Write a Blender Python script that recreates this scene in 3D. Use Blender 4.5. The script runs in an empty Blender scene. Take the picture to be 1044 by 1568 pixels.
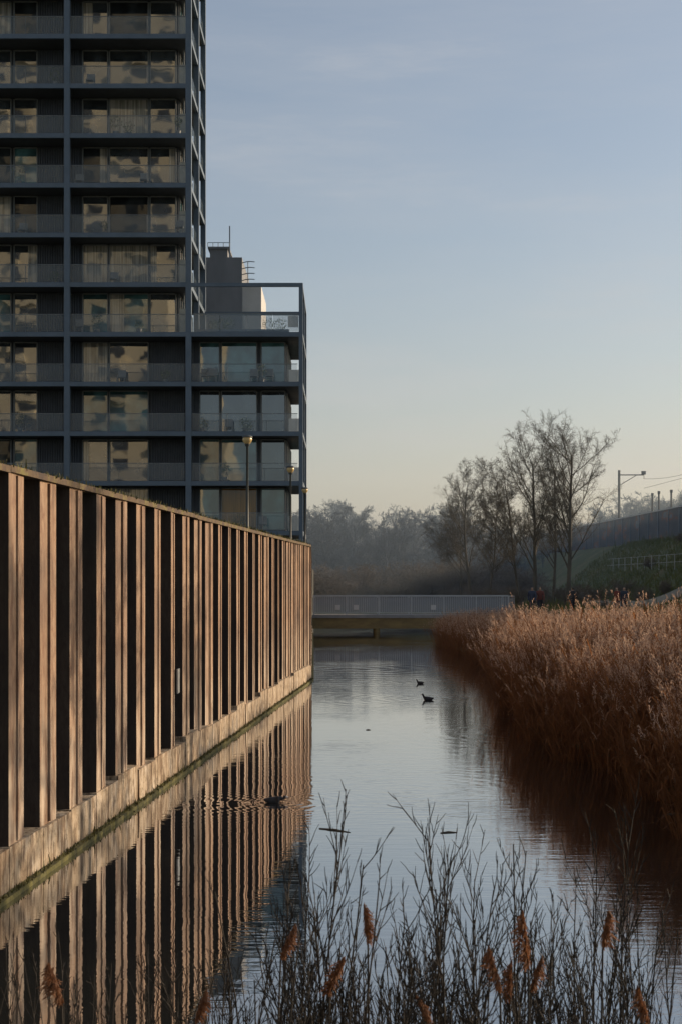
import bpy, math, random
import numpy as np
from mathutils import Vector, Matrix
rng = np.random.default_rng(7); random.seed(7)
D = bpy.data; S = bpy.context.scene; COL = S.collection
F = 2178.0; EYE = 3.2; HY = 890.0
def wx(px, d): return (px-522)*d/F
def wz(py, d): return EYE+(HY-py)*d/F

# ------------------------------------------------------------ materials
def nmat(name):
    m = D.materials.new(name); m.use_nodes = True
    nt = m.node_tree; b = nt.nodes['Principled BSDF']; return m, nt, b
def L(nt, a, b): nt.links.new(a, b)
def ramp(nt, fac, stops):
    r = nt.nodes.new('ShaderNodeValToRGB'); e = r.color_ramp.elements
    while len(e) < len(stops): e.new(0.5)
    for i, (p, c) in enumerate(stops):
        e[i].position = p; e[i].color = (*c, 1)
    L(nt, fac, r.inputs[0]); return r.outputs[0]
def coords(nt, scale=(1,1,1)):
    t = nt.nodes.new('ShaderNodeTexCoord'); m = nt.nodes.new('ShaderNodeMapping')
    m.inputs['Scale'].default_value = scale
    L(nt, t.outputs['Object'], m.inputs[0]); return m.outputs[0]
def noise(nt, vec, scale, detail=4, rough=.6):
    n = nt.nodes.new('ShaderNodeTexNoise'); n.inputs['Scale'].default_value = scale
    n.inputs['Detail'].default_value = detail; n.inputs['Roughness'].default_value = rough
    L(nt, vec, n.inputs['Vector']); return n.outputs['Fac']
def bump(nt, b, h, strength=.3, dist=.02):
    n = nt.nodes.new('ShaderNodeBump'); n.inputs['Strength'].default_value = strength
    n.inputs['Distance'].default_value = dist; L(nt, h, n.inputs['Height']); L(nt, n.outputs[0], b.inputs['Normal'])
def mix(nt, fac, a, b_, mode='MIX'):
    n = nt.nodes.new('ShaderNodeMix'); n.data_type = 'RGBA'; n.blend_type = mode
    for s, v in ((0, fac), (6, a), (7, b_)):
        if isinstance(v, (int, float)): n.inputs[s].default_value = v
        elif isinstance(v, tuple): n.inputs[s].default_value = (*v, 1)
        else: L(nt, v, n.inputs[s])
    return n.outputs[2]
def simple(name, c1, c2=None, scale=2., rough=.8, metal=0, stretch=(1,1,1), bmp=0, bdist=.02):
    m, nt, b = nmat(name); b.inputs['Roughness'].default_value = rough; b.inputs['Metallic'].default_value = metal
    if c2 is None: c2 = tuple(x*.75 for x in c1)
    n = noise(nt, coords(nt, stretch), scale)
    L(nt, ramp(nt, n, [(.32, c2), (.68, c1)]), b.inputs['Base Color'])
    if bmp: bump(nt, b, n, bmp, bdist)
    return m
def translucent(name, c1, c2, scale=3., t=.35, stretch=(1,1,1)):
    m, nt, b = nmat(name); b.inputs['Roughness'].default_value = .7
    n = noise(nt, coords(nt, stretch), scale); c = ramp(nt, n, [(.3, c2), (.7, c1)])
    L(nt, c, b.inputs['Base Color'])
    tr = nt.nodes.new('ShaderNodeBsdfTranslucent'); L(nt, c, tr.inputs[0])
    mx = nt.nodes.new('ShaderNodeMixShader'); mx.inputs[0].default_value = t
    L(nt, b.outputs[0], mx.inputs[1]); L(nt, tr.outputs[0], mx.inputs[2])
    L(nt, mx.outputs[0], nt.nodes['Material Output'].inputs[0]); return m

# ------------------------------------------------------------ mesh builder
BOXQ = np.array([[0,3,2,1],[4,5,6,7],[0,1,5,4],[1,2,6,5],[2,3,7,6],[3,0,4,7]])
class QM:
    def __init__(s): s.V=[]; s.Q=[]; s.M=[]; s.n=0; s.tw=[]
    def add(s, v, q, m=0):
        v=np.asarray(v,float).reshape(-1,3); q=np.asarray(q,int).reshape(-1,4)
        s.V.append(v); s.Q.append(q+s.n); s.n+=len(v)
        s.M.append(np.full(len(q),m) if np.isscalar(m) else np.asarray(m))
    def box(s,x0,x1,y0,y1,z0,z1,m=0):
        s.add([[x0,y0,z0],[x1,y0,z0],[x1,y1,z0],[x0,y1,z0],[x0,y0,z1],[x1,y0,z1],[x1,y1,z1],[x0,y1,z1]],BOXQ,m)
    def beam(s,a,b,w,h,m=0):
        a=Vector(a);b=Vector(b);d=(b-a).normalized();u=d.cross(Vector((0,0,1)))
        if u.length<.01:u=Vector((1,0,0))
        u.normalize();v=u.cross(d).normalized();u=u*w/2;v=v*h/2
        s.add([a-u-v,a+u-v,a+u+v,a-u+v,b-u-v,b+u-v,b+u+v,b-u+v],BOXQ,m)
    def tube(s,pts,rad,sides=6,m=0,cap=False):
        pts=np.asarray(pts,float);k=len(pts)
        t=np.gradient(pts,axis=0);t/=np.linalg.norm(t,axis=1)[:,None]+1e-9
        ref=np.array([0,0,1.]) if abs(t[:,2]).mean()<.8 else np.array([1.,0,0])
        u=np.cross(t,ref);u/=np.linalg.norm(u,axis=1)[:,None]+1e-9;w=np.cross(t,u)
        a=np.arange(sides)*2*np.pi/sides
        r=np.broadcast_to(np.asarray(rad,float),(k,))
        V=pts[:,None,:]+r[:,None,None]*(np.cos(a)[None,:,None]*u[:,None,:]+np.sin(a)[None,:,None]*w[:,None,:])
        i=np.arange(k-1)[:,None]*sides;j=np.arange(sides)[None,:];j2=(j+1)%sides
        q=np.stack([i+j,i+j2,i+sides+j2,i+sides+j],-1).reshape(-1,4)
        s.add(V.reshape(-1,3),q,m)
    def flush(s):
        if not s.tw:return
        A=np.array(s.tw);s.tw=[];p=A[:,0:3];d=A[:,3:6];Ln=A[:,6:7];r=A[:,7:8];n=len(A)
        pts=[p]
        for k in range(2):
            d=d+rng.normal(0,.16,(n,3));d=d/np.linalg.norm(d,axis=1)[:,None];pts.append(pts[-1]+d*Ln/2)
        u=np.cross(d,rng.normal(0,1,(n,3)));u/=np.linalg.norm(u,axis=1)[:,None]+1e-9;w=np.cross(d,u)
        R=[]
        for k,f in enumerate((1,.8,.45)):
            for a in (0,2.094,4.189): R.append(pts[k]+(u*math.cos(a)+w*math.sin(a))*r*f)
        V=np.stack(R,1);q=[]
        for k in range(2):
            for a in range(3): q.append([k*3+a,k*3+(a+1)%3,k*3+3+(a+1)%3,k*3+3+a])
        Q=np.array(q)[None]+(np.arange(n)*9)[:,None,None];s.add(V.reshape(-1,3),Q.reshape(-1,4),0)
    def obj(s,name,mats,parent=None,smooth=False,loc=None):
        s.flush()
        V=np.concatenate(s.V).astype(np.float32);Q=np.concatenate(s.Q).astype(np.int32);M=np.concatenate(s.M).astype(np.int32)
        me=D.meshes.new(name);me.vertices.add(len(V));me.vertices.foreach_set('co',V.ravel())
        me.loops.add(Q.size);me.loops.foreach_set('vertex_index',Q.ravel())
        me.polygons.add(len(Q));me.polygons.foreach_set('loop_start',np.arange(len(Q),dtype=np.int32)*4)
        try: me.polygons.foreach_set('loop_total',np.full(len(Q),4,dtype=np.int32))
        except Exception: pass
        for m in mats: me.materials.append(m)
        me.polygons.foreach_set('material_index',M)
        me.polygons.foreach_set('use_smooth',np.full(len(Q),bool(smooth)))
        me.update(calc_edges=True)
        o=D.objects.new(name,me);COL.objects.link(o)
        if parent:o.parent=parent
        if loc is not None:o.location=loc
        return o
    def arrays(s): return np.concatenate(s.V),np.concatenate(s.Q),np.concatenate(s.M)
def empty(name,loc=(0,0,0)):
    o=D.objects.new(name,None);COL.objects.link(o);o.location=loc;return o
def lathe(qm,cx,cy,prof,sides=16,m=0):
    pts=[(cx,cy,z) for r,z in prof];qm.tube(pts,[r for r,z in prof],sides,m)

# ------------------------------------------------------------ camera / world / sun
cam=D.cameras.new('Camera');co=D.objects.new('Camera',cam);COL.objects.link(co);S.camera=co
co.location=(0,0,EYE);co.rotation_euler=(math.radians(90),0,0)
cam.sensor_fit='VERTICAL';cam.sensor_height=36;cam.lens=50.0;cam.shift_y=(HY-784)/1568
cam.clip_start=.1;cam.clip_end=9000
cam.dof.use_dof=True;cam.dof.focus_distance=30;cam.dof.aperture_fstop=14
AZ,EL=math.radians(66),math.radians(15)
w=D.worlds.new('World');S.world=w;w.use_nodes=True;nt=w.node_tree
bg=nt.nodes['Background'];sky=nt.nodes.new('ShaderNodeTexSky');sky.sky_type='NISHITA';sky.sun_disc=False
sky.sun_elevation=EL;sky.sun_rotation=AZ;sky.air_density=1.0;sky.dust_density=2.2;sky.ozone_density=1.8;sky.altitude=0
tc=nt.nodes.new('ShaderNodeTexCoord');mp=nt.nodes.new('ShaderNodeMapping');mp.inputs['Scale'].default_value=(1.2,1.2,8);mp.inputs['Rotation'].default_value=(0,.16,.3)
L(nt,tc.outputs['Generated'],mp.inputs[0]);cn=noise(nt,mp.outputs[0],2.6,8,.64)
# thin high cirrus veil over the whole sky, a little thicker in streaks
cf=ramp(nt,cn,[(.38,(.26,.26,.26)),(.55,(.34,.34,.34)),(.75,(.60,.60,.60))])
cw=mix(nt,cf,sky.outputs[0],(4.1,4.12,4.2))
L(nt,cw,bg.inputs[0]);bg.inputs[1].default_value=.138
S.view_settings.view_transform='Standard';S.view_settings.look='None';S.view_settings.exposure=0
sd=Vector((math.sin(AZ)*math.cos(EL),math.cos(AZ)*math.cos(EL),math.sin(EL)))
sl=D.lights.new('sun','SUN');sl.energy=4.9;sl.angle=math.radians(.5);sl.color=(1,.78,.54)
so=D.objects.new('sun',sl);COL.objects.link(so);so.rotation_euler=sd.to_track_quat('Z','Y').to_euler()

# ------------------------------------------------------------ terrain
YS=[-20,0,15,21,27,35,44,52,62,70,78,84,92,120,150];XS=[4.6,4.7,5.0,5.0,4.5,4.8,5.5,5.9,5.7,5.3,5.9,8.5,9.5,9,4]
def shore(y): return np.interp(y,YS,XS)
def wallx(y): return np.where(y<46,-3.43+.0767*(y-14.3),np.where(y<88,-1.0-(y-46)*.019,-1.8))
def railx(y): return 34-.0246*(y-142)
def sm(a,b,x):
    t=np.clip((x-a)/(b-a),0,1);return t*t*(3-2*t)
def height(x,y):
    d=x-shore(y)
    h=np.interp(d,[-3,-1,0,2,5.5,7.5],[-1.4,-.5,.02,.12,.28,.8])
    hb=np.interp(d,[-3,-1,0,1.0,2.2],[-1.4,-.5,.02,.7,1.12]);kb=sm(80,85,y);h=h*(1-kb)+hb*kb
    rx=railx(y)
    h=h+6.0*sm(0,1,(x-(rx-14))/11)*sm(30,75,y)*(1-sm(rx+7,rx+20,x))
    far=sm(118,132,y)*1.9
    h=np.where((y>88)&(x<2),np.maximum(h,np.interp(-x,[-.5,2.,4.5],[-1.4,.0,.9])),h)
    h=np.maximum(h,-1.0+far)
    h=np.where((x<wallx(y)-.2)&(y<90),-1.2,h)
    nb=np.interp(y,[-1,3,8.3,9.5],[1.75,1.45,-.3,-1.2])
    h=np.where((y<9.5)&(x>wallx(y)-.2),np.maximum(h,nb),h)
    return h
xs=np.unique(np.concatenate([[-3500,-1500,-700,-300,-150,-80],np.arange(-50,-8,4.),np.arange(-8,20,.5),np.arange(20,75,1.),[80,100,150,300,700,1500,3500]]))
ys=np.unique(np.concatenate([[-1500,-500,-150,-60,-20,-8],np.arange(-4,130,.75),np.arange(130,300,5.),[330,400,500,700,1000,2000,5000]]))
X,Y=np.meshgrid(xs,ys);H=height(X,Y)+rng.normal(0,.02,X.shape)
q=QM();ny,nx=X.shape;i=np.arange(ny-1)[:,None]*nx+np.arange(nx-1)[None,:]
q.add(np.stack([X,Y,H],-1),np.stack([i,i+1,i+nx+1,i+nx],-1))
mg,nt,b=nmat('grass_ground');b.inputs['Roughness'].default_value=.95
v=coords(nt);n1=noise(nt,v,.35,7,.7);n2=noise(nt,v,6,5)
c=ramp(nt,n1,[(.35,(.05,.075,.022)),(.5,(.09,.115,.035)),(.62,(.16,.13,.065))]);c=mix(nt,ramp(nt,n2,[(.3,(0,0,0)),(.7,(.7,.7,.7))]),c,(.04,.04,.022))
L(nt,c,b.inputs['Base Color']);bump(nt,b,n2,.8,.1)
q.obj('ground',[mg],smooth=True)
mgr=translucent('rough_winter_grass',(.17,.17,.06),(.08,.11,.03),.6,.35)
q=QM();n=32000
y=rng.uniform(60,150,n);x=rng.uniform(13,34,n);z=height(x,y)
a=rng.uniform(0,3.14,n);wd=.05;hh=rng.uniform(.12,.4,n)*(1+(rng.uniform(0,1,n)<.06)*1.5);c_,s_=np.cos(a)*wd,np.sin(a)*wd;lx=rng.normal(0,.12,n)
V=np.stack([np.stack([x-c_,y-s_,z-.03],-1),np.stack([x+c_,y+s_,z-.03],-1),np.stack([x+c_*.2+lx,y+s_*.2,z+hh],-1),np.stack([x-c_*.2+lx,y-s_*.2,z+hh],-1)],1)
q.add(V.reshape(-1,3),(np.arange(n)[:,None]*4+np.arange(4)[None]));q.obj('embankment_grass',[mgr])

# ------------------------------------------------------------ water
mw,nt,b=nmat('canal_water')
b.inputs['Base Color'].default_value=(.018,.02,.018,1);b.inputs['Roughness'].default_value=.5;b.inputs['Specular IOR Level'].default_value=0
tc=nt.nodes.new('ShaderNodeTexCoord')
def mapped(sc,rot=0):
    m=nt.nodes.new('ShaderNodeMapping');m.inputs['Scale'].default_value=sc;m.inputs['Rotation'].default_value=(0,0,rot);L(nt,tc.outputs['Object'],m.inputs[0]);return m.outputs[0]
def mth(op,a,b_=None,c_=None):
    n=nt.nodes.new('ShaderNodeMath');n.operation=op
    for k,v in enumerate((a,b_,c_)):
        if v is None:continue
        if isinstance(v,(int,float)):n.inputs[k].default_value=v
        else:L(nt,v,n.inputs[k])
    return n.outputs[0]
a1=noise(nt,mapped((.6,2.6,1),.08),1.1,3,.5)
a2=noise(nt,mapped((.5,2.4,1),-.12),4.5,2,.5)
patch=noise(nt,mapped((.14,.07,1)),1.,3,.6)
pm=mth('MULTIPLY_ADD',mth('SMOOTH_MAX',mth('SUBTRACT',patch,.47),0.,.05),11.,.26)
h=mth('MULTIPLY',a1,.0024);h=mth('ADD',h,mth('MULTIPLY',mth('MULTIPLY',a2,.0026),pm))
def rings(cx,cy,wl,amp,R):
    global h
    sp=nt.nodes.new('ShaderNodeVectorMath');sp.operation='DISTANCE';L(nt,tc.outputs['Object'],sp.inputs[0]);sp.inputs[1].default_value=(cx,cy,0)
    d=sp.outputs['Value'];d2=mth('ADD',d,mth('MULTIPLY',a1,.25));s_=mth('SINE',mth('MULTIPLY',d2,2*math.pi/wl))
    e=mth('POWER',2.718,mth('MULTIPLY',d,-1/R));h=mth('ADD',h,mth('MULTIPLY',mth('MULTIPLY',s_,e),amp))
rings(-.95,20.5,.2,.0014,.8);rings(1.0,21.8,.3,.0005,1.8);rings(2.36,38.7,.4,.0016,1.6);rings(2.5,45,.4,.0014,2.)
rings(.3,52,.9,.0025,4);rings(3.9,30,.45,.0012,2)
bn=nt.nodes.new('ShaderNodeBump');bn.inputs['Strength'].default_value=1;bn.inputs['Distance'].default_value=1
L(nt,h,bn.inputs['Height'])
fz=nt.nodes.new('ShaderNodeFresnel');fz.inputs['IOR'].default_value=1.33;L(nt,bn.outputs[0],fz.inputs['Normal'])
gs=nt.nodes.new('ShaderNodeBsdfGlossy');gs.inputs['Roughness'].default_value=.01;gs.inputs['Color'].default_value=(.97,.98,1,1);L(nt,bn.outputs[0],gs.inputs['Normal'])
mx=nt.nodes.new('ShaderNodeMixShader');L(nt,mth('POWER',fz.outputs[0],.36),mx.inputs[0]);L(nt,b.outputs[0],mx.inputs[1]);L(nt,gs.outputs[0],mx.inputs[2]);L(nt,mx.outputs[0],nt.nodes['Material Output'].inputs[0])
q=QM();q.add([[-60,-60,0],[200,-60,0],[200,133,0],[-60,133,0]],[[0,1,2,3]]);q.obj('water',[mw])

# ------------------------------------------------------------ winter haze over the far bank (real scattering volume)
mh=D.materials.new('winter_haze');mh.use_nodes=True;nt=mh.node_tree
nt.nodes.remove(nt.nodes['Principled BSDF']);vs=nt.nodes.new('ShaderNodeVolumeScatter')
vs.inputs['Color'].default_value=(.66,.84,1,1);vs.inputs['Density'].default_value=.0022;vs.inputs['Anisotropy'].default_value=.2
L(nt,vs.outputs[0],nt.nodes['Material Output'].inputs['Volume'])
q=QM();q.box(-260,330,98,430,-3,34);q.obj('haze',[mh])

# ------------------------------------------------------------ sheet pile wall
def rustmat(name,k,lime=True):
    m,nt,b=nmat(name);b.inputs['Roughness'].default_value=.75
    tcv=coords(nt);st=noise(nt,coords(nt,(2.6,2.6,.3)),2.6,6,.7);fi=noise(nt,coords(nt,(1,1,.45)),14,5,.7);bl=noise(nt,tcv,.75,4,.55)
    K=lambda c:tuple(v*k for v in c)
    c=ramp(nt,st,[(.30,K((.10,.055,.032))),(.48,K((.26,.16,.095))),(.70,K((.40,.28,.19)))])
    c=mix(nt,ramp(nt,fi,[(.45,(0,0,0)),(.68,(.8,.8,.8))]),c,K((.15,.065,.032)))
    c=mix(nt,ramp(nt,bl,[(.42,(0,0,0)),(.66,(.7,.7,.7))]),c,K((.075,.045,.032)))
    if lime:
        sx=nt.nodes.new('ShaderNodeSeparateXYZ');L(nt,tcv,sx.inputs[0])
        mr=nt.nodes.new('ShaderNodeMapRange');mr.inputs[1].default_value=2.2;mr.inputs[2].default_value=.5;L(nt,sx.outputs[2],mr.inputs[0])
        lm=nt.nodes.new('ShaderNodeMath');lm.operation='MULTIPLY';L(nt,mr.outputs[0],lm.inputs[0]);L(nt,ramp(nt,noise(nt,coords(nt,(3,3,.5)),3,5),[(.40,(0,0,0)),(.60,(1,1,1))]),lm.inputs[1])
        c=mix(nt,lm.outputs[0],c,(.52,.41,.30))
    L(nt,c,b.inputs['Base Color']);bump(nt,b,fi,.6,.012);return m
mrust=rustmat('rusty_sheet_steel',1.08);mrust2=rustmat('shade_darkened_sheet_steel',.16,False)  # second copy, for flanges and pans: rust darkened to paint in recess shade
mconc,nt,b=nmat('stained_concrete');b.inputs['Roughness'].default_value=.9
a=noise(nt,coords(nt,(1.5,1.5,.8)),2.5,7,.7);d_=noise(nt,coords(nt,(3.5,3.5,.35)),4,5,.7);g_=noise(nt,coords(nt),9,6,.75)
c=ramp(nt,a,[(.3,(.20,.13,.075)),(.48,(.44,.34,.23)),(.7,(.62,.53,.42))])
c=mix(nt,ramp(nt,d_,[(.48,(0,0,0)),(.60,(.95,.95,.95))]),c,(.13,.075,.04))
c=mix(nt,ramp(nt,g_,[(.50,(0,0,0)),(.66,(.8,.8,.8))]),c,(.10,.07,.035))
L(nt,c,b.inputs['Base Color']);bump(nt,b,a,.8,.04)
mmoss=simple('moss',(.15,.135,.035),(.045,.045,.02),9,.95,bmp=1,bdist=.03)
mcap,nt,b=nmat('mossy_steel_cap');b.inputs['Roughness'].default_value=.85
a=noise(nt,coords(nt),3.5,6,.7);L(nt,ramp(nt,a,[(.35,(.05,.032,.022)),(.52,(.10,.062,.03)),(.66,(.15,.13,.035))]),b.inputs['Base Color']);bump(nt,b,a,.8,.03)
wall=empty('sheet_pile_wall')
def wallrun(P,Q_,extra=0):
    P=Vector(P);Q_=Vector(Q_);d=(Q_-P);Ln=d.length;d.normalize();n=Vector((d.y,-d.x))
    return P,d,n,Ln
runs=[((-5.05,-7.),(-1.0,46.)),((-1.0,46.),(-1.8,87.)),((-1.8,87.),(-12.,88.5))]
qs=QM();qc=QM();qm_=QM();qk=QM()
def strip(qm,P,Q_,o0,o1,z0,z1,m=0):
    P,d,n,Ln=wallrun(P,Q_);A=[P+n*o0,P+n*o1,P+n*o1+d*Ln,P+n*o0+d*Ln]
    qm.add([(p.x,p.y,z0) for p in A]+[(p.x,p.y,z1) for p in A],BOXQ,m)
for P0,P1 in runs:
    P,d,n,Ln=wallrun(P0,P1);prof=[];t=0
    while t<Ln:
        j=random.uniform(-.035,.035)
        for dt,o in ((0,0+j),(.58+random.uniform(-.03,.03),0-j*.4),(.68,-.38),(1.10,-.38)):
            if t+dt<Ln: prof.append((t+dt,o))
        t+=1.2
    prof.append((Ln,0))
    A=[P+d*a_+n*o for a_,o in prof];k=len(A)
    zs=[.45,1.5,2.6,4.32]
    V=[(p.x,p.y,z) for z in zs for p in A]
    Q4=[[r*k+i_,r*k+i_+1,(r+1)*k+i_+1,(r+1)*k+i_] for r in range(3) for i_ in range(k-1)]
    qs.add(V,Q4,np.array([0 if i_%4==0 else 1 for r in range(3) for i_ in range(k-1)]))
    t=.30
    while t<Ln:
        p=P+d*t+n*(.012);qs.box(p.x-.012,p.x+.012,p.y-.02,p.y+.02,.5,4.3)
        t+=1.2
    t=-.05
    while t<Ln:
        l=min(1.2,Ln-t);a_=P+d*t;b_=P+d*(t+l-.006)
        strip(qc,a_,b_,-.5,.05+random.uniform(-.018,.018),-.6,.52+random.uniform(-.05,.05));t+=1.2
    strip(qm_,P0,P1,.04,.13,-.3,.05)
    t=0
    while t<Ln:
        l=min(3.6,Ln-t);a_=P+d*t;b_=P+d*(t+l-.012);z=random.uniform(-.01,.01)
        strip(qk,a_,b_,-.55,.04,4.31+z,4.38+z);t+=3.6
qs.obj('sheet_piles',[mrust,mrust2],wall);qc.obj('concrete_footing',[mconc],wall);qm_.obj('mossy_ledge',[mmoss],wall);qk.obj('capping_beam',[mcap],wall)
qt=QM()
P,d,n,Ln=wallrun(*runs[0])
for _ in range(5200):
    t=random.uniform(15,Ln);p=P+d*t
    if random.random()<.62:
        p=p+n*random.uniform(-.4,.05);zb=4.37;hh=random.uniform(.02,.07)*(2 if random.random()<.04 else 1)
    else:
        p=p+n*random.uniform(.05,.13);zb=.04;hh=random.uniform(.01,.05)*(2.5 if random.random()<.05 else 1)
    a_=random.uniform(0,3.14);ww=.012
    c_,s_=math.cos(a_)*ww,math.sin(a_)*ww;l=random.uniform(-.03,.03)
    qt.add([(p.x-c_,p.y-s_,zb),(p.x+c_,p.y+s_,zb),(p.x+c_*.3+l,p.y+s_*.3,zb+.01+hh),(p.x-c_*.3+l,p.y-s_*.3,zb+.01+hh)],[[0,1,2,3]])
qt.obj('moss_tufts',[mmoss],wall)
p=P+d*((30.4)/d.y)+n*.03
q=QM();q.box(p.x,p.x+.02,p.y,p.y+.28,1.35,1.75);q.obj('notice_plate',[simple('plate_white',(.36,.36,.34),None,4,.5)],wall)
mq=simple('quay_paving',(.13,.125,.11),(.07,.075,.05),1.5,.9,bmp=.3)
q=QM();pts=[(-5.65,-7),(-1.6,46),(-2.4,86.6),(-2.4,125),(-120,125),(-120,-7)]
z=4.2
q.add([(x,y,z) for x,y in pts]+[(x,y,-1) for x,y in pts],[[0,1,4,5],[1,2,3,4]]+[[i,i+6,(i+1)%6+6,(i+1)%6] for i in range(6)])
q.obj('quay_ground',[mq])

# ------------------------------------------------------------ apartment tower
s=86/F
PX=lambda x:(x-522)*s
PZ=lambda y:EYE+(HY-y)*s
msteel=simple('blue_grey_steel',(.095,.135,.185),(.075,.11,.15),1.2,.5,.1)
mclad=simple('dark_cladding',(.062,.077,.10),(.042,.053,.07),2,.6)
msof=simple('soffit_panels',(.08,.088,.10),(.06,.065,.07),1,.8)
mframe=simple('window_frame_grey',(.17,.19,.21),(.12,.14,.15),2,.5)
mwhite=simple('pale_render',(.55,.55,.54),(.45,.45,.44),1,.7)
mgrey=simple('grey_concrete',(.20,.21,.23),(.14,.15,.17),.8,.8,stretch=(1,1,.3))
def glass(name,base,ior,curtain=None):
    m,nt,b=nmat(name);b.inputs['Roughness'].default_value=.02;b.inputs['IOR'].default_value=ior
    if curtain: L(nt,ramp(nt,noise(nt,coords(nt,(9,1,.25)),1.,2,.4),[(.42,base),(.58,curtain)]),b.inputs['Base Color'])
    else: L(nt,ramp(nt,noise(nt,coords(nt,(1,1,.8)),1.1,2,.4),[(.4,base),(.65,tuple(v*3 for v in base))]),b.inputs['Base Color'])
    bump(nt,b,noise(nt,coords(nt),.8,1,.4),1,.0045);return m
G=[glass('window_glass',(.02,.026,.032),2.4),glass('window_glass_teal',(.03,.075,.085),2.1),glass('window_curtain',(.16,.16,.15),1.8,(.34,.34,.31)),glass('window_amber_blind',(.18,.10,.03),1.6,(.28,.15,.045)),glass('window_dark_room',(.012,.015,.018),1.5)]
mb,nt,b=nmat('balustrade_glass');b.inputs['Base Color'].default_value=(.22,.28,.32,1);b.inputs['Roughness'].default_value=.08;b.inputs['Alpha'].default_value=.28;b.inputs['IOR'].default_value=1.6
mbl=simple('frosted_balustrade',(.70,.72,.72),(.6,.62,.62),1,.4)
mbl.node_tree.nodes['Principled BSDF'].inputs['Transmission Weight'].default_value=.6
tower=empty('apartment_tower')
fr=QM();gl=QM();ba=QM();cl=QM();so_=QM();wf=QM()
Y0,YF,YB=86.,87.9,95.4
FY=lambda k:55+76.1*k
XR=PX(292);XL=PX(464)
for k in range(-4,11):
    zt=PZ(FY(k)-3.5);x1=XR if k<6 else XL
    fr.box(PX(-275),x1,Y0,Y0+.18,zt-.28,zt)
    fr.box(x1-.18,x1,Y0+.18,YB,zt-.28,zt)
    so_.box(PX(-275),x1-.19,Y0+.19,YB,zt-.24,zt-.03,0)
zt=PZ(433)
fr.box(XR,XL,Y0,Y0+.2,zt-.22,zt);fr.box(XL-.2,XL,Y0+.2,YB,zt-.22,zt);fr.box(XR,XL-.2,YB-.2,YB,zt-.22,zt)
for cx,k0 in ((-271,-4),(-84,-4),(103,-4),(289,-4),(461,None)):
    zt=PZ(FY(k0)) if k0 is not None else PZ(437)
    w_=.34 if cx!=461 else .24
    for yy in ((Y0-.03,Y0+.3),) if cx not in (289,461) else ((Y0-.03,Y0+.3),(Y0+4.6,Y0+4.9),(YB-.3,YB)):
        xc=PX(cx);fr.box(xc-w_/2,xc+w_/2+.003,yy[0],yy[1],4.2,zt-.004)
def window(x0,x1,z0,z1,y,g,nm=1):
    ax,az=random.gauss(0,.012),random.gauss(0,.007);cx,cz=(x0+x1)/2,(z0+z1)/2
    V=[(x,y+.02+(x-cx)*ax+(zz-cz)*az,zz) for x,zz in ((x0,z0),(x1,z0),(x1,z1),(x0,z1))]
    gl.add(V,[[0,1,2,3]],g)
    t=.05
    wf.box(x0-t,x0+.02,y-.07,y+.05,z0,z1);wf.box(x1-.02,x1+t,y-.07,y+.05,z0,z1)
    wf.box(x0+.02,x1-.02,y-.065,y+.05,z0-t,z0+.02);wf.box(x0+.02,x1-.02,y-.065,y+.05,z1-.02,z1+t)
def swindow(y0,y1,z0,z1,x,g):
    a_=random.gauss(0,.01)
    gl.add([(x+a_,y0,z0),(x-a_,y1,z0),(x-a_,y1,z1),(x+a_,y0,z1)],[[0,1,2,3]],g)
    for yy in (y0,y1): wf.box(x-.03,x+.06,yy-.03,yy+.03,z0,z1)
    wf.box(x-.03,x+.05,y0+.03,y1-.03,z1-.06,z1)
sf=YF/86
def cladding(px0,px1,z0,z1):
    x0,x1=PX(px0)*sf,PX(px1)*sf;x=x0
    while x<x1-.05:
        cl.box(x,x+.085,YF-.05,YF+.03,z0,z1);x+=.15
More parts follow.
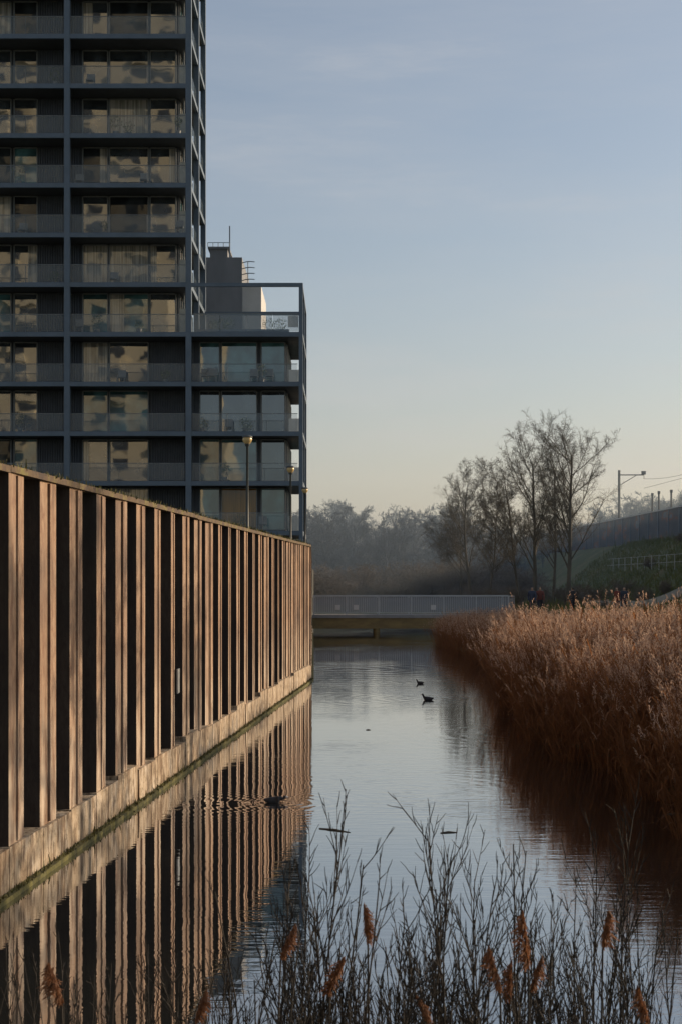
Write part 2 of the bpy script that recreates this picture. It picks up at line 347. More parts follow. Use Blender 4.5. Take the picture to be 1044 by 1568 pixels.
for k in range(-4,10):
    z0=PZ(FY(k+1)-3.5);z1=PZ(FY(k)-3.5)-.28
    xe=PX(274)*sf if k<6 else PX(438)*sf
    if k<10: cl.box(PX(-275),xe,YF+.1,YB-.05,z0-.02,z1+.02)
    cols=[(-60,-28),(-25,18),(22,58)]
    upper=k<6
    cols+=[(127,166),(168,228)]
    if upper: cols+=[(230,270)]
    cladding(-84,-62,z0,z1);cladding(60,124,z0,z1)
    if not upper: cladding(232,300,z0,z1);cols+=[(306,337),(339,394),(400,437)]
    for a_,b_ in cols:
        r=random.random()
        g=0 if r<.42 else (1 if r<.60 else (2 if r<.86 else 4))
        if a_>300: g=1 if r<.75 else (3 if r<.9 and k>=8 else 0)
        if a_>300 and k>=8 and b_ in (337,394): g=3 if random.random()<.5 else 1
        x0,x1=PX(a_)*sf+.03,PX(b_)*sf-.03
        window(x0,x1,z0+.12,z1-.06,YF,g)
        # partly drawn curtain just inside some panes reads as a pale strip
        if random.random()<.22 and a_<300:
            wc=(x1-x0)*random.uniform(.2,.4);xa=x0+.03 if random.random()<.5 else x1-.03-wc
            gl.add([(xa,YF-.012,z0+.15),(xa+wc,YF-.012,z0+.15),(xa+wc,YF-.012,z1-.09),(xa,YF-.012,z1-.09)],[[0,1,2,3]],2)
    y=YF+.25
    while y<YB-.8:
        swindow(y,y+1.1,z0+.15,z1-.1,xe+.03,random.choice([0,1,2]));y+=1.25
    hb=1.06
    segs=[(-84,103),(103,289)]+([] if upper else [(289,461)])
    for a_,b_ in segs:
        xa,xb=PX(a_)+.2,PX(b_)-.2;nseg=3
        for i in range(nseg):
            u0=xa+(xb-xa)*i/nseg;u1=xa+(xb-xa)*(i+1)/nseg
            ba.add([(u0+.03,Y0+.09,z0+.04),(u1-.03,Y0+.09,z0+.04),(u1-.03,Y0+.09,z0+hb),(u0+.03,Y0+.09,z0+hb)],[[0,1,2,3]],0)
            wf.box(u0-.015,u0+.015,Y0+.07,Y0+.12,z0,z0+hb)
        wf.box(xa,xb,Y0+.065,Y0+.115,z0+hb,z0+hb+.035)
    xs_=(XR if upper else XL)-.1
    for i in range(6):
        u0=Y0+.35+i*1.5;u1=u0+1.42
        ba.add([(xs_,u0,z0+.04),(xs_,u1,z0+.04),(xs_,u1,z0+hb),(xs_,u0,z0+hb)],[[0,1,2,3]],0)
    if not upper:
        ba.box(PX(441),PX(457),YF-.3,YF-.27,z0+.05,z0+hb*.9,1)
    else:
        wf.box(PX(276),PX(278),YF-.1,YF,z0,z1)
        ba.box(PX(271),PX(284),YF-.35,YF-.32,z0+.05,z0+hb*1.6,2)
z0=PZ(FY(6)-3.5)
for i in range(4):
    u0=XR+.2+(XL-XR-.4)*i/4;u1=u0+(XL-XR-.4)/4-.05;ba.box(u0,u1,Y0+.08,Y0+.1,z0+.04,z0+1.1,0)
ba.box(PX(441),PX(457),Y0+.12,Y0+.14,z0+.3,z0+1.,1)
wf.box(XR+.1,XL-.1,Y0+.065,Y0+.115,z0+1.1,z0+1.14)
fr.box(XR+.2,XL-.9,YF,YF+.5,z0,z0+.5)
cl.box(PX(-275),PX(438)*sf,YF+.3,YB-.05,4.2,PZ(FY(10)-3.5)-.28)
fr.obj('steel_frame',[msteel],tower);gl.obj('windows',G,tower);ba.obj('balcony_balustrades',[mb,mbl,simple('loggia_screen',(.32,.34,.32),(.24,.26,.25),2,.3)],tower)
cl.obj('wall_cladding',[mclad],tower);so_.obj('floor_slabs',[msof],tower);wf.obj('window_frames',[mframe],tower)
rc=QM();d=104
X_=lambda px:(px-522)*d/F
rc.box(X_(300),X_(371),d,d+8,4.2,wz(394,d),0);rc.box(X_(371)+.01,X_(400),d+.3,d+7,4.2,wz(437,d),1)
rc.box(X_(321),X_(348),d+.5,d+3,wz(394,d),wz(379,d),0);rc.box(X_(318),X_(351),d+.3,d+3.3,wz(379,d),wz(376,d),0)
rc.tube([(X_(351.5),d+.4,wz(394,d)),(X_(351.5),d+.4,wz(344,d))],.05,6,2)
for px in (318,326,334,342,351): rc.tube([(X_(px),d+.3,wz(376,d)),(X_(px),d+.3,wz(370,d))],.025,4,2)
rc.tube([(X_(318),d+.3,wz(370,d)),(X_(351),d+.3,wz(370,d))],.025,4,2)
for py in (402,411,420,429):
    rc.tube([(X_(370)+(t*.95),d+.2-.3*math.sin(t*3.1),wz(py-2*t,d)) for t in np.linspace(0,1,6)],.035,4,2)
rc.tube([(X_(380),d+.0,wz(400,d)),(X_(380),d+.0,wz(436,d))],.03,4,2)
rc.obj('rear_stair_core',[mgrey,mwhite,msteel],tower)
bk=QM();zc=PZ(588-3.5)
bx,by=PX(322),Y0+.8
for cxx in (bx-.5,bx+.5):
    a_=np.linspace(0,2*np.pi,17);bk.tube(np.stack([cxx+.32*np.cos(a_),by+0*a_,zc+.34+.32*np.sin(a_)],-1),.022,5)
for p0,p1 in (((-.5,.34),(-.2,.85)),((-.2,.85),(.38,.85)),((-.2,.85),(-.05,.34)),((-.05,.34),(.38,.8)),((.5,.34),(.36,.98)),((.36,.98),(.2,1.02)),((-.28,.95),(-.1,.95)),((-.5,.34),(-.05,.34))):
    bk.tube([(bx+p0[0],by,zc+p0[1]),(bx+p1[0],by,zc+p1[1])],.02,5)
bk.obj('balcony_bicycle',[mclad],tower)
pot=QM();leafm=simple('balcony_leaves',(.07,.10,.03),(.03,.05,.02),5,.8)
def leafclump(qm,c,r,n,sz,m=0):
    for _ in range(n):
        v=rng.normal(0,1,3);v=v/np.linalg.norm(v)*r*rng.uniform(.3,1)**.6;p=np.array(c)+v*np.array([1,1,1.1])
        a_=rng.normal(0,1,3);a_/=np.linalg.norm(a_);b2=np.cross(a_,rng.normal(0,1,3));b2/=np.linalg.norm(b2)
        a_=a_*sz;b2=b2*sz*.4;qm.add([p-a_,p-b2,p+a_,p+b2],[[0,1,2,3]],m)
for _ in range(34):
    k=random.choice(range(0,10));px=random.uniform(10,280) if random.random()<.5 else random.uniform(300,450)
    if px>290 and k<6:k=random.choice([6,7,8,9])
    zc=PZ(FY(k+1)-3.5);x=PX(px);yy=Y0+random.uniform(.4,1.3)
    if random.random()<.6:
        pot.tube([(x,yy,zc),(x,yy,zc+.3),(x,yy,zc+.301)],[.13,.18,.01],8,1);leafclump(pot,(x,yy,zc+random.uniform(.55,.9)),random.uniform(.25,.45),120,.06)
    else:
        pot.box(x-.25,x+.25,yy-.25,yy+.25,zc+.40,zc+.45,1);pot.box(x-.25,x+.25,yy+.21,yy+.25,zc+.45,zc+.9,1)
        for sx_ in(-.22,.22):
            for sy in(-.22,.22):pot.box(x+sx_-.02,x+sx_+.02,yy+sy-.02,yy+sy+.02,zc,zc+.4,1)
z0=PZ(FY(6)-3.5)
for px in (322,335,347,410,428): leafclump(pot,(PX(px),YF+.2,z0+.8),random.uniform(.3,.45),160,.06)
pot.obj('balcony_plants',[leafm,mframe],tower)

mcream=simple('cream_brick',(.68,.63,.48),(.58,.53,.40),.5,.85)
q=QM();bx0,bx1,bz=-64,-21,118
q.box(bx0,bx1,-62,-42,1.,bz,0)
for f in range(38):
    zz=4+f*3.0
    for j in range(7):
        x=bx0+2+j*6.1
        if j%3==2: q.box(x,x+3.4,-41.99,-41.2,zz,zz+1.1,0);q.box(x,x+3.4,-41.99,-41.94,zz+1.1,zz+2.5,1)
        else: q.box(x,x+2.1,-41.99,-41.94,zz+.8,zz+2.3,1);q.box(x-.1,x+2.2,-41.99,-41.8,zz+.68,zz+.78,2)
q.obj('cream_apartment_block',[mcream,mclad,mwhite])

# ------------------------------------------------------------ quay lamps
mlamp=simple('lamp_green_grey_paint',(.05,.06,.06),(.035,.04,.04),5,.5)
mglobe=simple('lamp_amber_globe',(.55,.40,.18),(.5,.35,.15),4,.25)
for i,(px,py,d) in enumerate(((379,666,55),(445,713,70),(467,746,85))):
    x=wx(px,d);zt=wz(py,d);x=min(x,-1.9 if d>60 else x)
    e=empty('street_lamp',(x,d,4.2));q=QM();hh=zt-4.2
    lathe(q,0,0,[(.09,0),(.09,.5),(.06,.55),(.045,hh-.45),(.09,hh-.42),(.1,hh-.34)],10,0)
    lathe(q,0,0,[(.10,hh-.34),(.17,hh-.25),(.19,hh-.16),(.16,hh-.09)],12,1)
    lathe(q,0,0,[(.21,hh-.10),(.20,hh-.06),(.12,hh-.01),(.01,hh)],12,0)
    q.obj('lamp_post',[mlamp,mglobe],e,smooth=True)

# ------------------------------------------------------------ bridge
br=empty('footbridge');q=QM()
mbeam=simple('bridge_ochre_beam',(.22,.16,.06),(.14,.10,.04),1.5,.7,stretch=(1,1,3));mrail=simple('galvanised_rail',(.42,.44,.46),(.33,.35,.37),3,.5,.1);mdeck=simple('bridge_deck',(.26,.26,.26),None,2,.8)
mpan,nt,b=nmat('railing_mesh_panel');b.inputs['Base Color'].default_value=(.28,.30,.33,1);b.inputs['Alpha'].default_value=.55
bx0,bx1=-1.75,10.6
for yy,mm in ((87.,1),(90.2,1)):
    q.box(bx0,bx1,yy,yy+.3,.30,.95,0);q.box(bx0,bx1,yy-.05,yy+.35,.951,1.14,2)
q.box(bx0,bx1,87.35,90.15,.9,1.15,2)
for yy in (87.05,90.4):
    x=bx0+.1
    while x<bx1:
        q.box(x-.03,x+.03,yy-.03,yy+.03,1.14,2.26,3);x+=1.98
    q.box(bx0,bx1,yy-.035,yy+.035,2.26,2.32,3);q.box(bx0,bx1,yy-.02,yy+.02,1.26,1.30,3)
    x=bx0+.1
    while x<bx1: q.box(x-.008,x+.008,yy-.008,yy+.008,1.3,2.26,3);x+=.13
    q.add([(bx0,yy+.03,1.32),(bx1,yy+.03,1.32),(bx1,yy+.03,2.2),(bx0,yy+.03,2.2)],[[0,1,2,3]],4)
for px in (517,545,663): q.box(wx(px-4,87),wx(px+4,87),86.98,87.01,1.45,1.75,5)
for x in (2.2,6.5):
    for yy in (87.2,90.3): q.tube([(x,yy,-1),(x,yy,.3)],.18,10,0)
q.obj('bridge_structure',[mbeam,mbeam,mdeck,mrail,mpan,mwhite],br)

# ------------------------------------------------------------ trees
def perp(v):
    a=np.cross(v,rng.normal(0,1,3));return a/(np.linalg.norm(a)+1e-9)
def branch(qm,p,dr,Ln,r,lvl,P):
    if lvl==P['lv']-1 and P.get('fast',True):
        qm.tw.append((*p,*dr,Ln,r));return
    nseg=P['seg'][lvl];pts=[p.copy()];d=dr.copy();dirs=[d.copy()]
    W=rng.normal(0,P['wob'][lvl],(nseg,3))
    for i in range(nseg):
        d=d+W[i];d[2]+=P['up'][lvl];d=d/math.sqrt(d[0]*d[0]+d[1]*d[1]+d[2]*d[2])
        p=p+d*(Ln/nseg);pts.append(p.copy());dirs.append(d.copy())
    endr=r*(.35 if lvl<P['lv']-1 else .45)
    rad=np.linspace(r,endr,nseg+1)
    qm.tube(pts,rad,P['sides'][lvl],P.get('mat',0))
    if lvl>=P['lv']-1:return
    n=P['n'][lvl];n=max(1,int(n*rng.uniform(.75,1.25)))
    for j in range(n):
        t=P['t0'][lvl]+(1-P['t0'][lvl])*((j+rng.uniform(0,1))/n);f=t*nseg;i=min(int(f),nseg-1);u=f-i
        bp=pts[i]*(1-u)+pts[i+1]*u;bd=dirs[i+1];ang=math.radians(rng.normal(P['ang'][lvl],9))
        nd=bd*math.cos(ang)+perp(bd)*math.sin(ang);nd/=np.linalg.norm(nd)
        lt=P['len'][lvl]*rng.uniform(.65,1.2)*(1.05-P['tap'][lvl]*t)
        branch(qm,bp,nd,Ln*lt,max(rad[i]*P['rr'],P['rmin']),lvl+1,P)
BIG=dict(lv=5,seg=[10,6,5,4,3],wob=[.035,.08,.12,.16,.2],up=[.02,.08,.06,.03,.01],sides=[8,5,4,3,3],n=[23,11,8,7],t0=[.25,.2,.15,.1],
         ang=[41,38,40,45],len=[.43,.44,.46,.62],tap=[.30,.4,.35,.3],rr=.44,rmin=.0068)
mbark=simple('tree_bark',(.14,.125,.10),(.075,.07,.06),3,.95,stretch=(1,1,.3),bmp=.5)
def bigtree(px,py_top,d,lean=(0,0),r=.17,P=BIG,mat=None,name='bare_tree',k=.83,xy=None,H=None):
    x=wx(px,d) if xy is None else xy[0];d=d if xy is None else xy[1]
    zg=float(height(np.array(x),np.array(float(d))))-.1;Hh=(wz(py_top,d)-zg) if H is None else H
    q=QM();l=np.array([lean[0],lean[1],1.]);l/=np.linalg.norm(l)
    branch(q,np.zeros(3),l,Hh*k,r,0,P);q.flush()
    mz=max(v[:,2].max() for v in q.V);f=Hh/mz
    for v in q.V: v*=f
    return q.obj(name,[mat or mbark],loc=(x,d,zg))
bigtree(868,620,104,(.12,0),.19)
bigtree(820,628,106,(-.04,0),.18)
bigtree(846,655,112,(.02,0),.13)
bigtree(798,675,109,(-.16,0),.12)
bigtree(748,722,116,(-.03,0),.12)
bigtree(722,695,122,(-.14,0),.14)
bigtree(705,745,126,(.02,0),.10)
# trees standing out of frame on the right bank; they dapple the near end of the wall
SML=dict(BIG,n=[18,9,6,5],rmin=.014,len=[.5,.5,.5,.6])
bigtree(0,0,0,(0,0),.15,SML,xy=(13.5,25.),H=9.5);bigtree(0,0,0,(.05,0),.13,SML,xy=(13.8,21.5),H=8.5);bigtree(0,0,0,(.05,0),.13,SML,xy=(17,33),H=9.)
MID=dict(lv=5,seg=[6,5,4,3,2],wob=[.06,.1,.14,.18,.2],up=[.02,.07,.05,.03,0],sides=[5,4,3,3,3],n=[17,9,7,7],t0=[.1,.15,.15,.1],
         ang=[45,42,45,48],len=[.42,.46,.48,.6],tap=[.45,.45,.4,.3],rr=.5,rmin=.016)
mfar=simple('distant_twigs_haze_blue',(.13,.155,.18),(.10,.12,.145),.2,1);mfar2=simple('distant_twigs_brown',(.19,.155,.12),(.12,.105,.09),.3,1)  # bluish twigs: distance haze put into their base colour
tm=[]
for i in range(4):
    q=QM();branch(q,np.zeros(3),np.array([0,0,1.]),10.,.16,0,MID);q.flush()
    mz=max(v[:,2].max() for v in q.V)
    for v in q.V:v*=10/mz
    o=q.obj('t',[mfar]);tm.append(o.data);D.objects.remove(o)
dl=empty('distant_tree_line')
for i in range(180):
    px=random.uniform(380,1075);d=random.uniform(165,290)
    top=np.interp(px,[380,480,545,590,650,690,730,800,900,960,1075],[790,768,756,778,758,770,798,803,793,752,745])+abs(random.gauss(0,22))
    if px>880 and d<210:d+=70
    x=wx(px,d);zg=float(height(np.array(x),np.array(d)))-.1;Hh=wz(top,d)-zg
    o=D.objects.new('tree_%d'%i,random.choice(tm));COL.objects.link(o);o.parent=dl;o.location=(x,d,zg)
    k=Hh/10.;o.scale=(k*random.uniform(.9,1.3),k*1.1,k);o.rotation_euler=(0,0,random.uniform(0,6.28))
SH=dict(lv=4,seg=[5,4,3,2],wob=[.12,.15,.2,.2],up=[.02,.05,.03,0],sides=[4,3,3,3],n=[10,8,7],t0=[.05,.1,.1],
        ang=[40,40,45],len=[.6,.55,.6],tap=[.4,.4,.3],rr=.6,rmin=.010)
sm_=[]
for i in range(4):
    q=QM()
    for _ in range(6):
        l=np.array([rng.uniform(-.6,.6),rng.uniform(-.6,.6),1]);l/=np.linalg.norm(l);branch(q,np.array([rng.uniform(-.4,.4),rng.uniform(-.4,.4),0]),l,2.6,.04,0,SH)
    o=q.obj('s',[mfar2]);sm_.append(o.data);D.objects.remove(o)
bs=empty('bank_shrubs')
for i in range(110):
    if i<70: px=random.uniform(470,800);d=random.uniform(133,175);k=random.uniform(.4,1.4)
    else: px=random.uniform(720,1040);d=random.uniform(100,138);k=random.uniform(.25,.6)
    x=wx(px,d);zg=float(height(np.array(x),np.array(d)))
    o=D.objects.new('shrub_%d'%i,random.choice(sm_));COL.objects.link(o);o.parent=bs;o.location=(x,d,zg-.1);o.scale=(k*1.3,k*1.3,k);o.rotation_euler=(0,0,random.uniform(0,6.28))

# ------------------------------------------------------------ reeds
mstalk=translucent('reed_stalk',(.32,.14,.052),(.17,.072,.028),1.,.42);mplume=translucent('reed_plume',(.62,.44,.33),(.44,.28,.18),2,.5)
def reed_template(seed,rich=True):
    r=np.random.default_rng(seed);q=QM();Hh=1.0
    lean=r.normal(0,.06,2);pts=[np.array([lean[0]*t*t,lean[1]*t*t,t*Hh]) for t in np.linspace(0,1,4)]
    q.tube(pts,[.0028,.0026,.002,.0012],3,0)
    for j in range(5 if rich else 3):
        t=r.uniform(.12,.85);b0=np.array([lean[0]*t*t,lean[1]*t*t,t]);a=r.uniform(0,6.28);dr=np.array([math.cos(a),math.sin(a),0]);wv=np.array([-dr[1],dr[0],0])*.0045
        l=r.uniform(.10,.2);p1=b0+dr*l*.5+np.array([0,0,l*.8]);p2=b0+dr*l*1.15+np.array([0,0,l*r.uniform(.3,.9)])
        q.add([b0-wv*.6,b0+wv*.6,p1+wv,p1-wv,p2+wv*.1,p2-wv*.1],[[0,1,2,3],[3,2,4,5]],0)
    top=pts[-1];bend=r.uniform(0,6.28);bd=np.array([math.cos(bend),math.sin(bend),0])
    for j in range(15 if rich else 9):
        t=r.uniform(0,1);b0=top+np.array([0,0,-.09+t*.12])+bd*.03*t;a=r.uniform(0,6.28);dr=np.array([math.cos(a),math.sin(a),0])+bd*.8
        l=r.uniform(.02,.038)*(1.15-t*.7);p1=b0+dr*l*.7+np.array([0,0,l*r.uniform(.2,1.2)]);wv=np.cross(dr,[0,0,1]);wv=wv/np.linalg.norm(wv)*.0038
        q.add([b0-wv*.4,b0+wv*.4,p1+wv,p1-wv],[[0,1,2,3]],1)
    return q.arrays()
def scatter(name,T,pos,sc,mats,tilt=None):
    q=QM();n=len(pos);pick=rng.integers(0,len(T),n)
    for ti,(V,Q4,M) in enumerate(T):
        idx=np.where(pick==ti)[0]
        if len(idx)==0:continue
        a=rng.uniform(0,6.28,len(idx));c,s_=np.cos(a),np.sin(a);sc_=sc[idx]
        x=(V[None,:,0]*c[:,None]-V[None,:,1]*s_[:,None])*sc_[:,None];y=(V[None,:,0]*s_[:,None]+V[None,:,1]*c[:,None])*sc_[:,None];z=V[None,:,2]*sc_[:,None]
        if tilt is not None: x=x+z*tilt[idx,0:1];y=y+z*tilt[idx,1:2];z=z*np.cos(np.abs(tilt[idx,0:1]))
        W=np.stack([x+pos[idx,0:1],y+pos[idx,1:2],z+pos[idx,2:3]],-1)
        QQ=Q4[None]+(np.arange(len(idx))*len(V))[:,None,None]
        q.add(W.reshape(-1,3),QQ.reshape(-1,4),np.tile(M,len(idx)))
    return q.obj(name,mats)
TR=[reed_template(100+i) for i in range(18)];TP=[reed_template(200+i,False) for i in range(12)]
def reedpos(n,y0,y1,wd):
    y=rng.uniform(y0,y1,n);u=rng.uniform(0,1,n)**1.3*wd-.25;e=.35*np.sin(y*1.7)+.25*np.sin(y*4.1+1)
    x=shore(y)+u+e*(u<1.2);z=height(x,y)
    tilt=rng.normal(0,.07,(n,2));tilt[:,0]-=np.clip(1.1-u,0,1)*rng.uniform(0,.34,n)
    return np.stack([x,y,np.maximum(z,-.3)],-1),tilt
def rh(p,sd_):
    n=len(p);k=rng.uniform(0,1,n)
    return np.interp(p[:,1],[16,30,45,60,85],[1.80,1.86,1.66,1.34,1.1])*(1+rng.normal(0,sd_,n)+(k<.03)*.2)*(1+.08*np.sin(p[:,1]*.9)+.08*np.sin(p[:,0]*2+p[:,1]*2.3))
p,t=reedpos(12500,16,42,4.8);scatter('reed_bed',TR,p,rh(p,.13),[mstalk,mplume],t)
p,t=reedpos(12500,42,81,4.4);scatter('reed_bed',TP,p,rh(p,.12),[mstalk,mplume],t)

# ------------------------------------------------------------ railway: barrier, poles, ramp
mbar,nt,b=nmat('graffiti_noise_barrier');b.inputs['Roughness'].default_value=.8
a=noise(nt,coords(nt,(1,.25,.6)),1.2,3,.5);L(nt,ramp(nt,a,[(.3,(.06,.07,.09)),(.55,(.10,.10,.11)),(.61,(.20,.09,.06)),(.68,(.13,.17,.20)),(.75,(.24,.22,.20))]),b.inputs['Base Color'])
rb=empty('railway_noise_barrier');q=QM();y=60
while y<330:
    x0,x1=railx(y)-2.8,railx(y+4)-2.8;zb=6.6
    q.beam((x0,y,zb+1.75),(x1,y+3.94,zb+1.75),.12,3.45,0);q.box(x0-.12,x0+.12,y-.12,y+.12,zb-.3,zb+3.66,1)
    q.beam((x0-.1,y+.13,zb+3.52),(x1-.1,y+3.86,zb+3.52),.2,.09,2);y+=4
q.obj('panels',[mbar,msteel,mrail],rb)
q=QM();y=62
while y<135:
    def fp(yy):
        xx=railx(yy)-8.5;return xx,yy,float(height(np.array(xx),np.array(yy)))
    a_=fp(y);b_=fp(y+2.5);q.tube([a_,(a_[0],a_[1],a_[2]+1.25)],.03,4)
    for hz in (.6,1.2): q.tube([(a_[0],a_[1],a_[2]+hz),(b_[0],b_[1],b_[2]+hz)],.018,3)
    y+=2.5
q.obj('embankment_fence',[mrail])
mcat=simple('catenary_steel',(.10,.11,.12),None,3,.5,.4)
for d,px in ((166,962),(128,1092)):
    x=railx(d)-1.;zb=6.9;zt=wz(720,166)
    e=empty('catenary_mast',(x,d,zb));q=QM();hh=zt-zb
    q.tube([(0,0,0),(0,0,hh)],.15,6);q.tube([(-.15,0,hh-.55),(2.9,0,hh-.55)],.07,5);q.tube([(0,0,hh-1.8),(2.0,0,hh-.6)],.04,4);q.tube([(2.9,0,hh-.2),(2.9,0,hh-1.)],.04,4);q.box(2.6,3.1,-.08,.08,hh-.5,hh-.1)
    q.obj('mast',[mcat],e)
q=QM()
for oz in (0,-1.1):
    for (d0,d1) in ((60,128),(128,166)):
        pts=[]
        for t in np.linspace(0,1,9):
            dd=d0+(d1-d0)*t;pts.append((railx(dd)+1.9,dd,wz(720,166)-1.0+oz-(4*t*(1-t))*(.8 if oz==0 else .05)))
        q.tube(pts,.022,3)
q.obj('overhead_wires',[mcat])
for d,px,py in ((150,998,755),(147,1008,752),(144,1027,750)):
    x=wx(px,d);zg=float(height(np.array(x),np.array(float(d))));q=QM();zt=wz(py,d)
    q.tube([(0,0,0),(0,0,zt-zg)],.10,6);q.box(-.12,.12,-.1,.1,zt-zg-.3,zt-zg);q.obj('signal_post',[mcat],loc=(x,d,zg))
mkerb=simple('pale_kerb',(.40,.39,.36),(.30,.29,.27),2,.8);mpath=simple('asphalt_path',(.07,.07,.07),(.05,.05,.05),3,.9)
q=QM();pts=[];q2=QM();V=[]
for t in np.linspace(0,1,30):
    x=18.0+11.5*t;y=104-8*t;z=float(height(np.array(x),np.array(y)));pts.append((x,y,z+.25))
    V+= [(x,y+.2,z+.35),(x+.6,y+3.,z+.55)]
for a_,b_ in zip(pts[:-1],pts[1:]):
    up=Vector((0,0,.12));q.beam(Vector(a_)+up,Vector(b_)+up,.22,.6,0)
q.obj('ramp_kerb',[mkerb]);q2.add(V,[[2*i,2*i+2,2*i+3,2*i+1] for i in range(29)]);q2.obj('ramp_path',[mpath])
q=QM()
V=[];yy_=np.arange(10,118,2.)
for y in yy_:
    x=float(shore(y)) if y<80 else float(np.interp(y,[80,118],[6.5,10]))
    x+=8.2
    for dx in (0,2.6):V.append((x+dx,y,float(height(np.array(x+dx),np.array(y)))+.03))
q.add(V,[[2*i,2*i+1,2*i+3,2*i+2] for i in range(len(yy_)-1)]);q.obj('cycle_path',[mpath])
q=QM();d=108;x=wx(886,d);zg=float(height(np.array(x),np.array(float(d))))
q.box(-.8,.8,-.4,.4,0,1.15);q.box(-.87,.87,-.47,.47,1.15,1.23);q.box(-.01,.01,-.42,-.4,.1,1.05);q.box(-.7,.7,-.415,-.4,.08,.11);q.obj('electrical_cabinet',[mgrey],loc=(x,d,zg))

# ------------------------------------------------------------ people & ducks (skin)
def skin(name,vs,es,rad,mats,matfn,loc,rotz=0,parent=None,sc=1):
    me=D.meshes.new(name);me.from_pydata(vs,es,[]);o=D.objects.new(name,me);COL.objects.link(o)
    o.modifiers.new('skin','SKIN')
    if not me.skin_vertices: 
        bpy.context.view_layer.objects.active=o
        bpy.ops.mesh.customdata_skin_add()
    for i,r in enumerate(rad):
        me.skin_vertices[0].data[i].radius=r if isinstance(r,tuple) else (r,r)
    me.skin_vertices[0].data[0].use_root=True
    m=o.modifiers.new('sub','SUBSURF');m.levels=2;m.render_levels=2
    dg=bpy.context.evaluated_depsgraph_get();dg.update();nm=D.meshes.new_from_object(o.evaluated_get(dg))
    o.modifiers.clear();o.data=nm
    nm.materials.clear()
    for m_ in mats:nm.materials.append(m_)
    for p_ in nm.polygons:p_.use_smooth=True;p_.material_index=matfn(p_.center)
    o.location=loc;o.rotation_euler=(0,0,rotz);o.scale=(sc,sc,sc);return o
mskin=simple('skin',(.42,.26,.18),None,5,.6);mhair=simple('hair',(.04,.03,.02),None,5,.7)
def person(px,d,jc,facing,stride=.18):
    x=wx(px,d);zg=float(height(np.array(x),np.array(float(d))))
    vs=[(0,0,.95),(0,0,1.15),(0,.01,1.38),(0,0,1.5),(0,.01,1.58),(0,.015,1.70),
        (.19,0,1.42),(.24,-.1,1.15),(.22,.06,.92),(.22,.1,.82),(-.19,0,1.42),(-.24,.1,1.15),(-.22,.2,.95),(-.21,.26,.86),
        (.1,0,.9),(.1,stride*.6,.5),(.1,stride*.9,.08),(.1,stride*.9+.16,.04),(-.1,0,.9),(-.1,-stride*.3,.5),(-.1,-stride*1.3,.1),(-.1,-stride*1.3+.15,.04)]
    es=[(0,1),(1,2),(2,3),(3,4),(4,5),(2,6),(6,7),(7,8),(8,9),(2,10),(10,11),(11,12),(12,13),(0,14),(14,15),(15,16),(16,17),(0,18),(18,19),(19,20),(20,21)]
    ra=[(.17,.13),(.16,.12),(.17,.12),.06,(.075,.09),(.085,.1),.07,.055,.04,.035,.07,.055,.04,.035,.1,.07,.05,.045,.1,.07,.05,.045]
    mj=simple('jacket',jc,None,4,.8);mt=simple('trousers',(.03,.035,.05),None,4,.8)
    def f(c):
        if c.z>1.68 or (c.z>1.56 and c.y<-.02):return 3
        if c.z>1.5:return 2
        if c.z<.92 and abs(c.x)<.19:return 1
        if c.z<.88:return 2
        return 0
    return skin('pedestrian',vs,es,ra,[mj,mt,mskin,mhair],f,(x,d,zg),facing)
try:
    person(814,88,(.04,.05,.09),2.9);person(826,88.6,(.16,.05,.04),3.1);person(876,87,(.03,.03,.035),.4);person(944,86,(.18,.04,.03),2.2);person(955,86.8,(.04,.05,.07),2.5)
except Exception as ex: print('PERSON',ex)
mduck=simple('coot_plumage',(.02,.02,.022),(.012,.012,.014),8,.6);mbill=simple('coot_bill',(.7,.66,.6),None,5,.4)
def duck(px,py,rot,sc=1,up=True):
    d=F*EYE/(py-HY);x=wx(px,d)
    hz=.19 if up else .11;hy=.17 if up else .22
    vs=[(0,0,.03),(0,-.09,.04),(0,-.18,.07),(0,.08,.035),(0,.13,.09),(0,hy-.005,hz-.04),(0,hy,hz),(0,hy+.045,hz-.005),(0,hy+.08,hz-.015)]
    es=[(0,1),(1,2),(0,3),(3,4),(4,5),(5,6),(6,7),(7,8)]
    ra=[(.095,.08),(.075,.06),(.025,.018),(.08,.065),(.045,.045),.028,.034,.018,.008]
    return skin('coot',vs,es,ra,[mduck,mbill],lambda c:1 if c.y>hy+.035 else 0,(x,d,0),rot,sc=sc)
try:
    duck(655,1072,1.5,.85);duck(643,1047,1.2,.7);duck(418,1229,-1.4,.75,False)
except Exception as ex: print('DUCK',ex)
for a_,b_ in (((489,1269),(536,1275)),((674,1276),(699,1275)),((560,1118),(567,1118)),((1018,1248),(1044,1246)),((193,1240),(207,1243))):
    q=QM();da=F*EYE/(a_[1]-HY);db=F*EYE/(b_[1]-HY)
    A=np.array([wx(a_[0],da),da,.004]);B=np.array([wx(b_[0],db),db,.004]);Mi=(A+B)/2+np.array([0,.03,.006])
    q.tube([A,Mi,B],[.008,.011,.004],6);q.obj('floating_stick',[mbark])

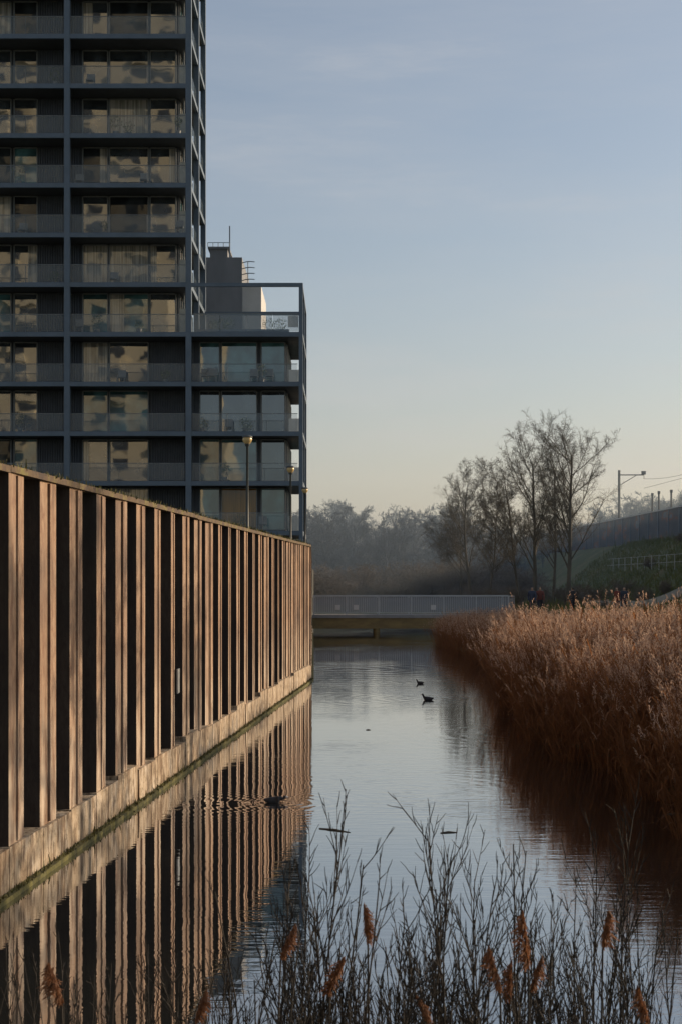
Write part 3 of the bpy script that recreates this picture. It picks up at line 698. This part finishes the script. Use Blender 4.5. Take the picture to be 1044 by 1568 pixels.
# ------------------------------------------------------------ foreground vegetation
mtwig=simple('dry_stems_dark',(.04,.032,.026),(.02,.017,.015),20,.9)
mfpl=translucent('foreground_reed_plume',(.30,.13,.055),(.13,.055,.027),40,.4)
ST=dict(lv=3,seg=[8,4,3],wob=[.03,.06,.1],up=[.03,.14,.1],sides=[5,4,3],n=[17,4],t0=[.25,.2],ang=[26,26],len=[.20,.4],tap=[.55,.4],rr=.6,rmin=.0017,fast=False)
ST2=dict(ST,n=[8,3],len=[.14,.4])
ST3=dict(ST,n=[26,5],len=[.26,.4],ang=[24,24],t0=[.35,.15])
def shrub_stem(q,px,pyt,d,P,lean=0,r=.0050):
    x=wx(px,d);zg=float(height(np.array(x),np.array(d)))-.02;zt=wz(pyt,d);l=np.array([lean,0,1.]);l/=np.linalg.norm(l)
    branch(q,np.array([x-lean*(zt-zg),d,zg]),l,(zt-zg),r,0,P)
tall=[(484,1395),(492,1330),(500,1300),(512,1280),(520,1370),(596,1335),(604,1400),(640,1350),(655,1300),(662,1268),(672,1345),(700,1390),(716,1350),(722,1390),(748,1330),(770,1262),(776,1290),(790,1345),(845,1400),(872,1360),(885,1390),(900,1300),(925,1350),(950,1380),(965,1270),(985,1310),(1000,1400),(1018,1385),(1036,1420),(440,1330),(425,1400),(380,1420),(345,1440),(360,1350),(540,1440),(575,1450),(620,1440)]
q=QM()
for px,py in tall: shrub_stem(q,px+random.uniform(-6,6),py+14,random.uniform(3.6,5.4),random.choice([ST,ST2,ST3,ST]),random.uniform(-.10,.10))
q.obj('bare_shrub',[mtwig])
q=QM()
for _ in range(150):
    px=random.choice([random.uniform(300,1060),random.uniform(440,1060)]);py=1415+160*random.random()**.7
    shrub_stem(q,px,py,random.uniform(3.3,5.6),random.choice([ST,ST2,ST2,ST3]),random.uniform(-.2,.2),random.uniform(.003,.0048))
for _ in range(55):
    shrub_stem(q,random.uniform(-20,330),random.uniform(1430,1560),random.uniform(3.5,5.6),ST2,random.uniform(-.2,.2),.003)
q.obj('dry_weed_stems',[mtwig])
q=QM()
for px,pt,pb,wd in ((563,1388,1448,15),(505,1470,1525,18),(430,1420,1470,14),(808,1400,1485,22),(765,1455,1520,17),(780,1475,1535,14),(812,1470,1520,14),(922,1400,1455,16),(992,1515,1568,14),(95,1480,1540,22),(300,1520,1568,14),(655,1530,1568,10)):
    d=random.uniform(3.2,3.8);x=wx(px,d);zt=wz(pt,d);zb=wz(pb,d);zg=float(height(np.array(x),np.array(d)));W=wd*d/F;ln=random.uniform(-.04,.04)
    q.tube([(x-ln*2,d,zg),(x-ln*.5,d,(zg+zb)/2),(x,d,zb),(x+ln,d,zt)],[.0035,.003,.0025,.001],5,0)
    sd_=random.choice((-1,1))
    for _ in range(420):
        t=random.random();c=np.array([x+ln*t,d,zb+(zt-zb)*t]);rr=W*(math.sin(min(1,(t*.9+.12))*math.pi)**.7+.1)*.8*random.uniform(.6,1.2)
        a=random.uniform(0,6.28);dr=np.array([math.cos(a)+.55*sd_,math.sin(a),random.uniform(-.5,.7)]);e=c+dr*rr*random.uniform(.4,1);wv=perp(dr)*random.uniform(.0008,.0022)
        m_=(c+e)/2+np.array([0,0,.01])
        q.add([c-wv*.3,c+wv*.3,m_+wv,m_-wv,e+wv*.5,e-wv*.5],[[0,1,2,3],[3,2,4,5]],1)
    for _ in range(2):
        t=random.uniform(.2,.8);b0=np.array([x-ln,d,zg+(zb-zg)*t]);a=random.uniform(0,6.28);dr=np.array([math.cos(a),math.sin(a)*.5,0]);l=random.uniform(.12,.25);wv=np.array([0,.3,.9])*.006
        p1=b0+dr*l*.5+np.array([0,0,l*.6]);p2=b0+dr*l*1.1+np.array([0,0,l*.2]);q.add([b0-wv*.5,b0+wv*.5,p1+wv,p1-wv,p2+wv*.1,p2-wv*.1],[[0,1,2,3],[3,2,4,5]],1)
q.obj('foreground_reeds',[mtwig,mfpl])
print('faces',sum(len(m.polygons) for m in D.meshes))
